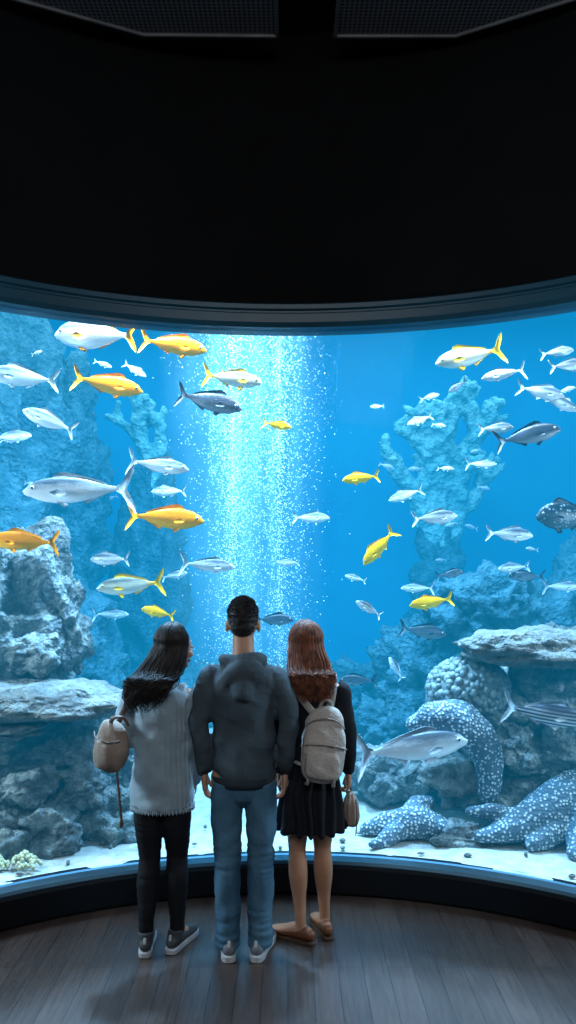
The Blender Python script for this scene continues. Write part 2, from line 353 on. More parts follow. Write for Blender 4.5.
# ------------------------------------------------------------ fish
def fishmat(name,top,side,belly,rear=None,stripes=False,metal=.2,spec=.5,dots=False):
    m,nt,b=newmat(name); b.inputs['Roughness'].default_value=.38; b.inputs['Metallic'].default_value=metal; b.inputs['Specular IOR Level'].default_value=spec
    tc=nt.nodes.new('ShaderNodeTexCoord'); sx=nt.nodes.new('ShaderNodeSeparateXYZ'); nt.links.new(tc.outputs['Object'],sx.inputs[0])
    mr=nt.nodes.new('ShaderNodeMapRange'); mr.inputs[1].default_value=-.16; mr.inputs[2].default_value=.15; nt.links.new(sx.outputs[2],mr.inputs[0])
    nz=nt.nodes.new('ShaderNodeTexNoise'); nz.inputs['Scale'].default_value=9; nt.links.new(tc.outputs['Object'],nz.inputs['Vector'])
    ma=nt.nodes.new('ShaderNodeMath'); ma.operation='MULTIPLY_ADD'; ma.inputs[1].default_value=.18; nt.links.new(nz.outputs['Fac'],ma.inputs[0]); nt.links.new(mr.outputs[0],ma.inputs[2])
    rp=nt.nodes.new('ShaderNodeValToRGB'); e=rp.color_ramp.elements; e[0].position=.3; e[0].color=(*belly,1); e[1].position=.84; e[1].color=(*top,1); q=e.new(.60); q.color=(*side,1)
    nt.links.new(ma.outputs[0],rp.inputs[0]); src=rp.outputs[0]
    if rear:
        m2=nt.nodes.new('ShaderNodeMapRange'); m2.inputs[1].default_value=-.26; m2.inputs[2].default_value=-.36; nt.links.new(sx.outputs[0],m2.inputs[0])
        mc=nt.nodes.new('ShaderNodeMix'); mc.data_type='RGBA'; nt.links.new(m2.outputs[0],mc.inputs[0]); nt.links.new(src,mc.inputs[6]); mc.inputs[7].default_value=(*rear,1); src=mc.outputs[2]
    if stripes:
        w=nt.nodes.new('ShaderNodeTexWave'); w.bands_direction='Z'; w.inputs['Scale'].default_value=7; w.inputs['Distortion'].default_value=.6; nt.links.new(tc.outputs['Object'],w.inputs['Vector'])
        mc=nt.nodes.new('ShaderNodeMix'); mc.data_type='RGBA'; nt.links.new(w.outputs['Fac'],mc.inputs[0]); nt.links.new(src,mc.inputs[6]); mc.inputs[7].default_value=(.02,.03,.05,1); src=mc.outputs[2]
    if dots:
        w=nt.nodes.new('ShaderNodeTexVoronoi'); w.inputs['Scale'].default_value=17; nt.links.new(tc.outputs['Object'],w.inputs['Vector'])
        m3=nt.nodes.new('ShaderNodeMapRange'); m3.inputs[1].default_value=.34; m3.inputs[2].default_value=.24; nt.links.new(w.outputs['Distance'],m3.inputs[0])
        mc=nt.nodes.new('ShaderNodeMix'); mc.data_type='RGBA'; nt.links.new(m3.outputs[0],mc.inputs[0]); nt.links.new(src,mc.inputs[6]); mc.inputs[7].default_value=(.22,.30,.34,1); src=mc.outputs[2]
    nt.links.new(src,b.inputs['Base Color'])
    vo=nt.nodes.new('ShaderNodeTexVoronoi'); vo.inputs['Scale'].default_value=55; nt.links.new(tc.outputs['Object'],vo.inputs['Vector'])
    bp=nt.nodes.new('ShaderNodeBump'); bp.inputs['Strength'].default_value=.15; bp.inputs['Distance'].default_value=.01; nt.links.new(vo.outputs['Distance'],bp.inputs['Height']); nt.links.new(bp.outputs[0],b.inputs['Normal'])
    return m
eyew=pmat('fish_eye_ring',(.6,.6,.5),rough=.2); eyeb=pmat('fish_pupil',(.005,.005,.008),rough=.1)
def fishmesh(name,H,mats,W=.42,fork=.8,bend=.03,fin=1.0,g=None,M=None):
    own=g is None
    if own: g=G()
    st=[(.5,.012),(.488,.03),(.465,.056),(.43,.088),(.375,.125),(.30,.158),(.21,.178),(.11,.185),(0,.172),(-.10,.145),(-.19,.108),(-.27,.070),(-.33,.044),(-.375,.033),(-.41,.038)]
    k=H/.185
    def by(x): return bend*math.sin((x-.2)*5)*(.6-x)
    n=18; v=[];f=[]
    for i,(x,h) in enumerate(st):
        h*=k; w=h*W*(1.0 if x>-.1 else 1-.5*min(1,(-.1-x)/.3)); cz=-.012*math.sin((.5-x)*math.pi) - (.02*k if x>.44 else 0)
        for j in range(n):
            a=2*math.pi*j/n; v.append((x,by(x)+w*math.cos(a)*(1-.15*abs(math.sin(a))),cz+h*math.sin(a)*(1.0 if math.sin(a)>0 else .92)))
    for i in range(len(st)-1):
        for j in range(n): f.append((i*n+j,i*n+(j+1)%n,(i+1)*n+(j+1)%n,(i+1)*n+j))
    f.append(tuple(range(n))); f.append(tuple((len(st)-1)*n+j for j in range(n))[::-1])
    T=lambda vs:[M@Vector(p) for p in vs] if M else vs
    g.add(T(v),f,0)
    def plate(pts,th=.0035,mi=1,yf=None):
        q=len(pts); vv=[]
        for s in (-1,1):
            for p in pts:
                y=(yf(p) if yf else by(p[0]))+s*th; vv.append((p[0],y,p[1]))
        ff=[tuple(range(q)),tuple(range(q,2*q))[::-1]]+[(i,(i+1)%q,(i+1)%q+q,i+q) for i in range(q)]
        g.add(T(vv),ff,mi)
    t=.17*fork
    plate([(-.38,.025),(-.43,.055),(-.49,.05+t*.62),(-.56,.045+t*1.1),(-.555,.03+t*.8),(-.515,t*.45),(-.485,.015),(-.478,0),(-.485,-.015),(-.515,-t*.45),(-.555,-.03-t*.8),(-.56,-.045-t*1.1),(-.49,-.05-t*.62),(-.43,-.055),(-.38,-.025)],mi=1)
    def z(x):
        for (x0,h0),(x1,h1) in zip(st,st[1:]):
            if x0>=x>=x1: return k*(h0+(h1-h0)*(x0-x)/(x0-x1))-.01
    fh=.06*fin
    plate([(.24,z(.24)-.02),(.19,z(.19)+fh*.7),(.12,z(.12)+fh),(.03,z(.03)+fh*.75),(-.1,z(-.1)+fh*.45),(-.2,z(-.2)+fh*.5),(-.29,z(-.29)+fh*.35),(-.26,z(-.26)-.02),(-.1,z(-.1)-.02),(.1,z(.1)-.02)],mi=1)
    plate([(-.05,-z(-.05)*.92+.01),(-.09,-z(-.09)-fh*.95),(-.17,-z(-.17)-fh*.55),(-.28,-z(-.28)-fh*.3),(-.27,-z(-.27)*.9+.02),(-.15,-z(-.15)*.9+.02)],mi=1)
    for s in (-1,1):
        yy=lambda p,s=s: by(.2)+s*(.02+.25*max(0,-p[1]-z(.2)*.9))
        plate([(.2,-z(.2)*.85),(.12,-z(.12)-fh*.9),(.08,-z(.08)-fh*.5),(.12,-z(.12)*.88)],mi=1,yf=yy)
        w=k*.175*W
        yp=lambda p,s=s,w=w: by(.25)+s*(w+ .30*(.25-p[0]))
        plate([(.25,-.025),(.17,.0),(.10,-.03),(.09,-.055),(.14,-.065),(.22,-.05)],mi=1,yf=yp,th=.003)
        ez=.028*k; ew=k*.115*W
        g.ell(Vector((.405,by(.4)+s*ew*.93,ez)),(.020,.012,.020),M,n=10,mi=2); g.ell(Vector((.407,by(.4)+s*(ew*.93+.006),ez)),(.013,.009,.013),M,n=8,mi=3)
    if own:
        ob=g.build(name,mats); me=ob.data; bpy.data.objects.remove(ob); return me
sil=fishmat('silver_scales',(.07,.09,.11),(.66,.69,.70),(.98,.97,.95))
silf=pmat('silver_fin',(.45,.49,.52),(.30,.34,.38),rough=.5,scale=30)
ora=fishmat('orange_scales',(.65,.18,.0),(1,.32,.0),(1,.46,.02),metal=0,spec=.12)
oraf=pmat('orange_fin',(1,.38,.0),(.9,.27,.0),rough=.5,scale=30,spec=.1)
yel=fishmat('yellow_scales',(.8,.40,.0),(1,.55,.0),(1,.72,.06),metal=0,spec=.12)
yelf=pmat('yellow_fin',(1,.60,.0),(1,.48,.0),rough=.5,scale=30,spec=.1)
ytl=fishmat('yellowtail_scales',(.10,.10,.08),(.60,.55,.40),(.96,.92,.80),rear=(1,.55,.0))
gry=fishmat('grey_scales',(.012,.015,.022),(.05,.06,.085),(.26,.28,.31))
gryf=pmat('grey_fin',(.025,.03,.04),(.015,.02,.03),rough=.5,scale=30)
stp=fishmat('striped_scales',(.06,.07,.09),(.5,.54,.56),(.8,.82,.84),stripes=True)
grp=fishmat('spotted_scales',(.010,.016,.024),(.03,.05,.065),(.06,.09,.11),dots=True)
ME={'silver_fish':fishmesh('silver_fish',.158,[sil,silf,eyew,eyeb]),
'slender_silver_fish':fishmesh('slender_silver_fish',.135,[sil,silf,eyew,eyeb],fork=1.1,bend=-.03,fin=.8),
'orange_fish':fishmesh('orange_fish',.15,[ora,oraf,eyew,eyeb],fork=.9),
'yellow_fish':fishmesh('yellow_fish',.15,[yel,yelf,eyew,eyeb],fork=.85,bend=-.03),
'yellow_tailed_fish':fishmesh('yellow_tailed_fish',.15,[ytl,yelf,eyew,eyeb],fork=1),
'grey_fish':fishmesh('grey_fish',.155,[gry,gryf,eyew,eyeb],fork=.9),
'orange_tailed_fish':fishmesh('orange_tailed_fish',.18,[sil,oraf,eyew,eyeb],fork=.85,fin=.6),
'spotted_grouper':fishmesh('spotted_grouper',.23,[grp,gryf,eyew,eyeb],fork=.5,fin=1.2),
'striped_fish':fishmesh('striped_fish',.15,[stp,silf,eyew,eyeb],fork=1)}
def fish(t,x,y,z,L,left,tilt=0,yaw=None,roll=0):
    ob=bpy.data.objects.new(t,ME[t]); COL.objects.link(ob); ob.location=(x,y,z); s=L/1.03; ob.scale=(s,s,s)
    yaw=U(-14,14) if yaw is None else yaw
    ob.rotation_euler=(math.radians(roll),math.radians(-tilt),math.radians((180 if left else 0)+yaw))
S='silver_fish';J='slender_silver_fish';O='orange_fish';Y='yellow_fish';T_='yellow_tailed_fish';K='grey_fish'
FL=[('orange_tailed_fish',-1.36,5.6,3.54,.62,1,5),(S,-1.80,5.4,3.20,.46,1,5),(O,-1.25,5.6,3.19,.48,0,-10),(O,-.79,5.6,3.465,.46,0,-8),
(S,-1.68,5.6,2.94,.38,1,22),(T_,-.378,5.6,3.23,.41,0,-7),(K,-.54,5.6,3.07,.47,0,-14),(Y,-.07,5.6,2.905,.2,0,-10),
(J,-.896,5.6,2.625,.42,0,-8),(J,-1.35,5.1,2.41,.68,1,-2),(S,-.96,6.4,2.512,.28,1,0),(O,-.83,5.5,2.25,.52,0,-4),(O,-1.66,5.0,2.08,.42,1,3),
(S,-1.253,5.6,1.967,.29,1,0),(J,-.553,5.6,1.925,.38,0,-4),(T_,-1.113,5.6,1.785,.46,1,-5),(Y,-.917,5.6,1.596,.24,1,12),(S,-.904,6.4,1.84,.21,0,12),
(S,.19,6.4,2.3,.29,0,0),(Y,.504,5.6,2.534,.26,1,-7),(Y,.63,5.6,2.044,.32,1,-48),(Y,.994,5.6,1.666,.30,1,-10),
(T_,1.26,5.6,3.388,.49,1,-13),(J,1.50,5.6,3.262,.3,1,-10),(K,1.352,6.4,3.35,.18,1,-35),(S,1.05,6.4,3.08,.22,1,-20),(S,.71,6.4,3.19,.11,1,0),
(S,.936,6.4,2.48,.28,1,-18),(S,1.036,5.6,2.26,.32,0,5),(J,1.55,6.4,2.73,.25,0,0),(S,1.463,5.6,2.884,.25,0,5),(K,1.66,5.5,2.82,.44,0,12),
(S,1.56,5.6,2.142,.32,0,-3),(S,1.78,5.6,3.136,.33,0,-12),(S,1.89,5.6,3.416,.23,0,8),(S,1.93,5.5,3.30,.27,0,8),(S,1.90,5.6,3.066,.28,0,-28),
('spotted_grouper',1.95,5.6,2.27,.46,1,0,6),(S,.56,5.6,1.624,.2,1,30),(J,1.03,6.4,1.736,.26,1,0),(K,1.09,6.4,1.39,.38,0,-8),(K,.55,6.4,1.0,.3,1,0),(S,.86,6.4,1.1,.2,1,60),
(J,.80,5.05,.78,.72,0,6,8),('striped_fish',1.62,5.0,1.0,.5,0,-8),(S,.536,6.4,1.816,.17,1,15),(S,0,6.4,1.94,.18,1,0),(S,-1.22,6.4,3.48,.2,0,-30),
(K,1.9,6.4,1.83,.28,1,0),(S,1.8,6.4,1.9,.26,1,-4),(J,2.2,6.4,1.75,.3,0,0),(K,-.1,6.2,1.5,.3,0,0),(K,1.3,6.4,1.85,.22,0,10),(S,-2.2,6.4,2.95,.3,0,5),(J,-1.5,6.8,1.5,.3,0,0)]
for q in FL: fish(*q)
for (xa,xb,cnt) in ((-2.8,-1.4,12),(.7,2.8,16)):
    g=G()
    for i in range(cnt):
        x=U(xa,xb); y=U(6.4,6.9) if i%2 else U(8.0,8.8); z=U(1.9,3.9); L=U(.10,.19)
        fishmesh('x',.15,None,g=g,M=Matrix.Translation((x,y,z))@Matrix.Rotation(math.radians(random.choice((0,180))+U(-25,25)),4,'Z')@Matrix.Rotation(math.radians(U(-20,20)),4,'Y')@Matrix.Scale(L,4))
    g.build('fish_school',[silf,silf,eyew,eyeb])

# ------------------------------------------------------------ people
skinm=pmat('skin_warm',(.42,.23,.155),(.36,.19,.12),rough=.5,scale=12,spec=.3)
skinm2=pmat('skin_tan',(.42,.215,.13),(.35,.17,.10),rough=.5,scale=12,spec=.3)
lipm=pmat('lips',(.42,.14,.12),rough=.4); eyewm=pmat('eye_white',(.8,.8,.78),rough=.2); eyebm=pmat('iris_brown',(.03,.015,.008),rough=.1)
def handparts(g,w,D,N,F,curl=.5,s=1.0):
    w=Vector(w);D=Vector(D).normalized();N=Vector(N);N=(N-D*N.dot(D)).normalized();F=Vector(F);F=(F-D*F.dot(D)-N*F.dot(N)).normalized()
    a=w-D*.03
    def P(p,rx,ry=None): return (p.x,p.y,p.z,rx*s,(ry or rx)*s)
    g.tube([P(a,.026,.022),P(w,.027,.019),P(w+D*.04*s,.038,.017),P(w+D*.082*s,.042,.014)],side=F,n=14)
    for i,(L,off) in enumerate(((.074,.0335),(.084,.0115),(.078,-.0105),(.06,-.032))):
        b=w+D*.078*s+F*off*s; d=D+F*off*1.6; pts=[P(b-D*.015*s,.0095)]; p=b.copy(); ang=curl*.35
        for k,fr in enumerate((.42,.32,.26)):
            dd=(d.normalized()*math.cos(ang)+N*math.sin(ang)); p=p+dd*L*fr*s; pts.append(P(p,.0088-.0009*k)); ang+=curl*(.75+.1*i)
        g.tube(pts,side=F,n=10,sub=3)
    b=w+D*.022*s+F*.026*s; d=(D*.75+F*.6+N*.25).normalized(); d2=(D*.95+F*.15+N*.35).normalized()
    g.tube([P(b-d*.01*s,.014),P(b+d*.035*s,.0115),P(b+d*.035*s+d2*.028*s,.0098),P(b+d*.035*s+d2*.05*s,.008)],side=F,n=10)
def headM(c,yaw,pitch,s,roll=0):
    return Matrix.Translation(c)@Matrix.Rotation(math.radians(-yaw),4,'Z')@Matrix.Rotation(math.radians(pitch),4,'X')@Matrix.Rotation(math.radians(roll),4,'Y')@Matrix.Scale(s,4)
def body(par,J,skin):
    s=J['s']; g=G(); M=headM(J['head'],J['yaw'],J.get('pitch',0),J['hs'],J.get('roll',0))
    g.ell((0,0,0),(.074,.097,.102),M,20); g.ell((0,.028,-.05),(.058,.066,.072),M,18); g.ell((0,.07,-.105),(.03,.022,.02),M,12)
    g.ell((0,.092,-.005),(.045,.012,.012),M,12); g.tube([(0,.092,-.005,.009),(0,.106,-.03,.010),(0,.109,-.045,.012),(0,.10,-.055,.011)],M=M,n=10)
    for q in (-1,1):
        g.ell((q*.079,-.008,-.03),(.010,.02,.032),M,12); g.ell((q*.04,.075,-.045),(.02,.02,.02),M,12)
    z=J['shz']; hw=J['shw']; hz=J['hipz']; w=J['w']
    h=Vector(J['head'])
    g.tube([(0,0,hz-.04,.145*w,.10*w),(0,0,hz+.08,.14*w,.095*w),(0,.01,hz+.17,.115*w,.08*w),(0,.01,z-.18,.13*w,.095*w),(0,0,z-.09,.13*w,.085*w),(0,-.01,z-.03,.09*w,.065*w),(h.x*.3,-.01,z+.03,.058*s,.056*s),(h.x*.8,h.y*.8-.005,h.z-.09,.054*s,.056*s)],n=24)
    for sd,(e,wr,D,N,F,cu) in zip((-1,1),J['arms']):
        g.tube([(sd*hw*.5,0,z-.07,.045*s),(sd*hw*.92,0,z-.08,.046*s),((sd*hw+e[0])/2,e[1]/2,(z+e[2])/2-.02,.042*s),(*e,.036*s),((e[0]+wr[0])/2,(e[1]+wr[1])/2,(e[2]+wr[2])/2,.034*s),(*wr,.025*s)],n=16)
        handparts(g,wr,D,N,F,cu,s)
    for (hp,kn,an,yw) in J['legs']:
        mid=[(hp[i]+kn[i])/2 for i in range(3)]; cf=[kn[i]*.7+an[i]*.3 for i in range(3)]
        g.tube([(*hp,.080*w),(*mid,.070*w),(kn[0],kn[1],kn[2]+.05,.055*w),(*kn,.05*w),(cf[0],cf[1]-.014,cf[2],.055*w),(*[kn[i]*.35+an[i]*.65 for i in range(3)],.038*w),(an[0],an[1],an[2]+.02,.031*s),(an[0],an[1],an[2]-.02,.034*s)],n=18)
        Mf=Matrix.Translation((an[0],an[1],0))@Matrix.Rotation(math.radians(-yw),4,'Z')
        g.tube([(0,-.04,.055,.03,.03),(0,.03,.06,.034,.034),(0,.1,.045,.038,.022),(0,.16,.035,.034,.014)],M=Mf,n=14)
    remesh(g.build('body',[skin],parent=par),.0042,3)
    g=G()
    for q in (-1,1):
        g.ell((q*.03,.084,-.02),(.013,.012,.012),M,12,mi=0); g.ell((q*.03,.094,-.02),(.006,.004,.006),M,10,mi=1)
    g.ell((0,.094,-.078),(.022,.008,.006),M,12,mi=2); g.ell((0,.093,-.086),(.019,.008,.006),M,12,mi=2)
    g.build('face_features',[eyewm,eyebm,lipm],parent=par)
    return M
def strands(name,par,paths,mat,r=.004):
    cu=bpy.data.curves.new(name,'CURVE'); cu.dimensions='3D'; cu.bevel_depth=r; cu.bevel_resolution=1
    for P in paths:
        sp=cu.splines.new('POLY'); sp.points.add(len(P)-1)
        for i,p in enumerate(P):
            sp.points[i].co=(p[0],p[1],p[2],1); t=i/(len(P)-1); sp.points[i].radius=1.0 if t<.6 else 1-.8*(t-.6)/.4
        sp.use_smooth=True
    cu.materials.append(mat); ob=bpy.data.objects.new(name,cu); COL.objects.link(ob); ob.parent=par; return ob
def cat(P,n=3):
    Q=[]
    for i in range(len(P)-1):
        a=P[max(i-1,0)];b=P[i];c=P[i+1];d=P[min(i+2,len(P)-1)]
        for k in range(n):
            t=k/n; Q.append(.5*((2*b)+(c-a)*t+(2*a-5*b+4*c-d)*t*t+(3*b-a-3*c+d)*t**3))
    Q.append(P[-1]); return Q
def longhair(par,M,mat,gather,zend,spread,zneck,neckspread,f0=62,wav=.006,nx0=None):
    g=G(); g.ell((0,-.012,.012),(.083,.098,.104),M,20); g.ell((0,-.05,-.05),(.072,.062,.09),M,18)
    c=M.translation; gx,gy=gather; nxc=c.x*.5+gx*.5 if nx0 is None else nx0
    g.tube([(c.x,c.y-.03,c.z-.03,.07,.05),(nxc,c.y*.3-.075,zneck,neckspread*.8,.045),(gx,gy,(zneck+zend)/2,spread*.75,.03),(gx,gy,zend+.04,spread*.4,.018)],n=16)
    ob=g.build('hair_mass',[mat],parent=par); remesh(ob,.006,4,lambda q:.005*noise.noise(Vector((q.x*60,q.y*60,q.z*7))))
    paths=[]
    for i in range(900):
        ph=math.radians(U(f0,360-f0)); lay=U(1.02,1.12); fz=U(0,6.28)
        P=[]
        for el in (82,60,38,14,-12):
            e=math.radians(el+U(-3,3)); p=Vector((math.sin(ph)*math.cos(e)*.081,math.cos(ph)*math.cos(e)*.1-.008,math.sin(e)*.104+.01))*lay; P.append(M@p)
        rel=(P[-1]-M.translation); d=Vector((max(-1,min(1,rel.x/.09)),rel.y/.11))
        ze=zend+U(-.015,.13)
        P.append(Vector((nxc+d.x*neckspread+U(-.016,.016),c.y*.3-.07+d.y*.045-.015,zneck+U(-.02,.02))))
        for t in (.33,.66,1.0):
            zz=zneck+(ze-zneck)*t; wd=spread*(1-.3*t)
            P.append(Vector((nxc+(gx-nxc)*min(1,t*1.3)+(d.x+U(-.35,.35))*wd+wav*math.sin(fz+t*7),gy-.02+U(-.018,.012)+d.y*.02,zz)))
        paths.append(cat(P,3))
    strands('hair_strands',par,paths,mat,.0029)
def folds(amp,sc=(9,9,14),seed=0):
    o=Vector((seed,seed*2,seed*3))
    def f(c):
        a=noise.noise(Vector((c.x*sc[0],c.y*sc[1],c.z*sc[2]))+o); b=noise.ridged_multi_fractal(Vector((c.x*sc[0]*.8+c.z*4,c.y*sc[1]*.8,c.z*sc[2]*.7))+o,1,2,2,1,2)
        return amp*(a*.8+(b-1)*.5)
    return f
def drape(amp,seed=0,f=7):
    # diagonal pulled folds plus creases bunching at the elbows / hem
    o=Vector((seed,seed*.7,seed*1.9)); base=folds(amp*.8,(8,8,12),seed)
    def g_(c):
        w=noise.noise(c*3+o)*1.6
        a=math.sin((c.z*f+abs(c.x)*f*1.1)*3.2+w*3.0)
        m=.5+.5*noise.noise(c*4-o)
        return base(c)+amp*.45*m*(abs(a)**.7*(1 if a>0 else -1))
    return g_
def shoe(par,ax,ay,yaw,upm,solem,collar=.11,lace=None,k=1.0,sh=.03):
    M=Matrix.Translation((ax,ay,0))@Matrix.Rotation(math.radians(-yaw),4,'Z')@Matrix.Scale(k,4)
    g=G(); g.tube([(0,-.062,.055,.034,.034),(0,-.02,.062,.038,.044),(0,.05,.055,.041,.04),(0,.11,.045,.045,.03),(0,.165,.038,.042,.022),(0,.19,.034,.032,.018)],M=M,n=18)
    g.tube([(0,-.03,.05,.04,.046),(0,-.022,collar,.041,.048)],M=M,n=18,cap=False)
    remesh(g.build('shoe_upper',[upm],parent=par),.005,3)
    g=G()
    prof=[(-.10,0),(-.098,.018),(-.085,.032),(-.05,.038),(0,.036),(.05,.038),(.1,.047),(.14,.05),(.175,.044),(.2,.03),(.212,.012),(.214,0)]
    out=[(w,y) for y,w in prof]+[(-w,y) for y,w in prof[::-1][1:-1]]; n=len(out); rings=[]
    for (zz,sc) in ((0,.93),(.004,1.0),(sh-.004,1.0),(sh,.96)):
        rings+=[M@Vector((x*sc,.05+(y-.05)*sc,zz)) for x,y in out]
    f=[tuple(range(n))[::-1],tuple(3*n+i for i in range(n))]
    for r in range(3):
        for i in range(n): f.append((r*n+i,r*n+(i+1)%n,(r+1)*n+(i+1)%n,(r+1)*n+i))
    g.add(rings,f); g.build('shoe_sole',[solem],parent=par,smooth=False)
    if lace:
        g=G()
        for q in range(4): g.tube([(-.022,.045+q*.022,.088-q*.011,.003),(0,.047+q*.022,.096-q*.011,.003),(.022,.045+q*.022,.088-q*.011,.003)],M=M,n=6,sub=2)
        g.tube([(0,-.088,.05,.008,.004),(0,-.082,.1,.008,.004)],M=M,n=8,sub=1)
        g.build('shoe_laces',[lace],parent=par)
hoodm=pmat('hoodie_fleece',(.060,.085,.102),(.044,.064,.080),rough=.9,scale=10,bump=.25,bscale=160,spec=.2)
ribm=pmat('hoodie_rib',(.044,.064,.078),rough=.9,bump=.6,bscale=70,wave='X',spec=.2)
jeanm=pmat('denim',(.080,.185,.27),(.038,.10,.165),rough=.85,scale=7,bump=.3,bscale=180,stretch=(1,1,.5),spec=.2)
whitem=pmat('sneaker_white',(.45,.47,.5),(.38,.4,.43),rough=.6); greym=pmat('sneaker_grey',(.14,.16,.18),(.10,.11,.13),rough=.7); dgreym=pmat('sneaker_dark',(.05,.055,.06),rough=.7)
swm=pmat('sweater_knit',(.48,.62,.70),(.38,.51,.59),rough=.95,scale=14,bump=.7,bscale=55,wave='X',spec=.2)
legm=pmat('leggings_black',(.009,.010,.013),(.006,.007,.009),rough=.75,spec=.2)
drm=pmat('dress_navy',(.009,.010,.015),(.006,.007,.010),rough=.85,scale=10,spec=.2)
loafm=pmat('loafer_leather',(.20,.065,.022),(.12,.04,.016),rough=.45); loafs=pmat('loafer_sole',(.06,.03,.015),rough=.6)
hairb=pmat('hair_black',(.014,.011,.010),(.006,.005,.005),rough=.5,scale=30,spec=.35); hairm=pmat('hair_dark_short',(.010,.008,.008),(.005,.004,.004),rough=.6,scale=30,spec=.3)
haira=pmat('hair_auburn',(.20,.065,.032),(.07,.022,.012),rough=.5,scale=30,spec=.3)

# ---- man
man=empty('man_in_hoodie',(-.22,3.99,0))
JM=dict(s=1,hs=1.0,head=(-.005,.015,1.658),yaw=0,pitch=0,shz=1.46,shw=.168,hipz=.90,w=1.0,
 arms=[((-.218,-.03,1.16),(-.200,.02,.90),(.05,.06,-1),(1,0,0),(0,1,0),.55),((.222,-.03,1.16),(.205,.02,.90),(-.05,.06,-1),(-1,0,0),(0,1,0),.55)],
 legs=[((-.085,0,.88),(-.082,.015,.49),(-.078,-.01,.09),-8),((.085,0,.88),(.084,.015,.49),(.080,-.01,.09),12)])
M=body(man,JM,skinm)
g=G()
g.tube([(0,.0,.865,.148,.115),(0,0,.90,.158,.124),(0,0,1.0,.156,.125),(0,.005,1.15,.160,.128),(0,.0,1.28,.172,.132),(0,-.01,1.36,.174,.122),(0,-.01,1.42,.145,.10),(0,-.01,1.455,.095,.08),(0,-.01,1.48,.068,.068)],n=32,cap=False)
for sd,(e,wr,*_) in zip((-1,1),JM['arms']):
    g.tube([(sd*.11,-.005,1.378,.064),(sd*.158,-.005,1.370,.069),(sd*.195,-.02,1.28,.059),(e[0],e[1],e[2],.052),(e[0]*.5+wr[0]*.5,-.01,1.03,.049),(wr[0],wr[1],wr[2]+.06,.048),(wr[0],wr[1],wr[2]+.015,.038)],n=20)
g.tube([(-.06,.085,1.43,.022),(-.092,.01,1.462,.028),(-.08,-.06,1.470,.036),(0,-.095,1.462,.042),(.08,-.06,1.470,.036),(.092,.01,1.462,.028),(.06,.085,1.43,.022)],side=(0,0,1),n=14)
g.ell((0,-.112,1.40),(.108,.054,.085),n=20); g.ell((0,-.130,1.345),(.065,.048,.075),n=16)
remesh(g.build('hoodie',[hoodm],parent=man),.006,2,drape(.016,3))
g=G()
g.tube([(0,0,.848,.156,.123),(0,0,.893,.163,.129)],n=40,sub=1,cap=False)
for sd,(e,wr,*_) in zip((-1,1),JM['arms']): g.tube([(wr[0],wr[1],wr[2]+.055,.043),(wr[0],wr[1],wr[2]-.0,.037)],n=20,sub=1,cap=False)
g.build('ribbed_hem_and_cuffs',[ribm],parent=man)
g=G(); g.tube([(0,0,.84,.148,.112),(0,0,.93,.148,.11)],n=28)
for hp,kn,an,_ in JM['legs']:
    x=hp[0]; g.tube([(x*.9,0,.86,.083,.105),(x*1.0,0,.76,.081,.096),(x,.005,.64,.076,.086),(kn[0],.01,.5,.068,.074),(kn[0],-.005,.36,.067,.072),(an[0],-.012,.2,.062,.068),(an[0],-.012,.1,.063,.073),(an[0],-.012,.05,.062,.073)],n=22,cap=False)
remesh(g.build('jeans',[jeanm],parent=man),.005,2,lambda c:drape(.009,8,10)(c)+(.008*noise.noise(Vector((c.x*8,c.y*8,c.z*38))) if c.z<.25 or .42<c.z<.56 else 0))
for hp,kn,an,yw in JM['legs']: shoe(man,an[0],an[1],yw,greym,whitem,lace=whitem,sh=.034)
g=G(); g.ell((0,-.008,.020),(.079,.1,.093),M,22); g.ell((0,-.048,-.025),(.064,.055,.055),M,18)
remesh(g.build('hair_mass',[hairm],parent=man),.005,3,lambda q:.003*noise.noise(q*70))
paths=[]
for i in range(2600):
    ph=math.radians(U(62,298)) if R()<.6 else U(0,6.28)
    back=abs(ph-math.pi)<1.25; el=math.radians(U(-28 if back else 14,90))
    d=Vector((math.sin(ph)*math.cos(el),math.cos(ph)*math.cos(el),math.sin(el))); p=Vector((d.x*.078,d.y*.098-.009,d.z*.092+.018))
    if el<0: p.x*=.86; p.y=p.y*.97
    L=.004+.012*max(0,math.sin(el)); t=Vector((U(-.5,.5),U(-.2,.5),-.4 if el<.8 else U(-.1,.3)))
    paths.append([M@p,M@(p+d*L*.5+t*L*.3),M@(p+d*L*.8+t*L)])
strands('hair_strands',man,paths,hairm,.002)

# ---- woman in sweater (left)
WL=(-.635,4.05,0)
wl=empty('woman_in_sweater',WL)
JL=dict(s=.9,hs=.95,head=(.055,.03,1.525),yaw=50,pitch=-4,roll=0,shz=1.345,shw=.148,hipz=.84,w=.9,
 arms=[((-.205,-.03,1.06),(-.15,.16,1.02),(.3,1,.1),(.8,-.2,.1),(0,.1,1),.8),((.165,.03,1.06),(.15,.10,.83),(-.05,.1,-1),(-1,0,0),(0,1,0),.5)],
 legs=[((-.07,0,.82),(-.068,.015,.46),(-.078,-.03,.085),-6),((.07,0,.82),(.070,.03,.46),(.075,.0,.085),20)])
M=body(wl,JL,skinm)
g=G()
g.tube([(0,0,.725,.162,.125),(0,0,.80,.158,.125),(0,0,.92,.150,.122),(0,.005,1.05,.146,.12),(0,0,1.18,.155,.118),(0,-.005,1.27,.155,.105),(0,-.005,1.32,.12,.085),(.01,-.005,1.355,.065,.065)],n=32,cap=False)
for sd,(e,wr,*_) in zip((-1,1),JL['arms']):
    g.tube([(sd*.1,0,1.275,.06),(sd*.148,0,1.27,.062),((sd*.15+e[0])/2,e[1]/2,(1.27+e[2])/2,.058),(*e,.054),((e[0]+wr[0])/2,(e[1]+wr[1])/2,(e[2]+wr[2])/2,.052),(*wr,.042)],n=20)
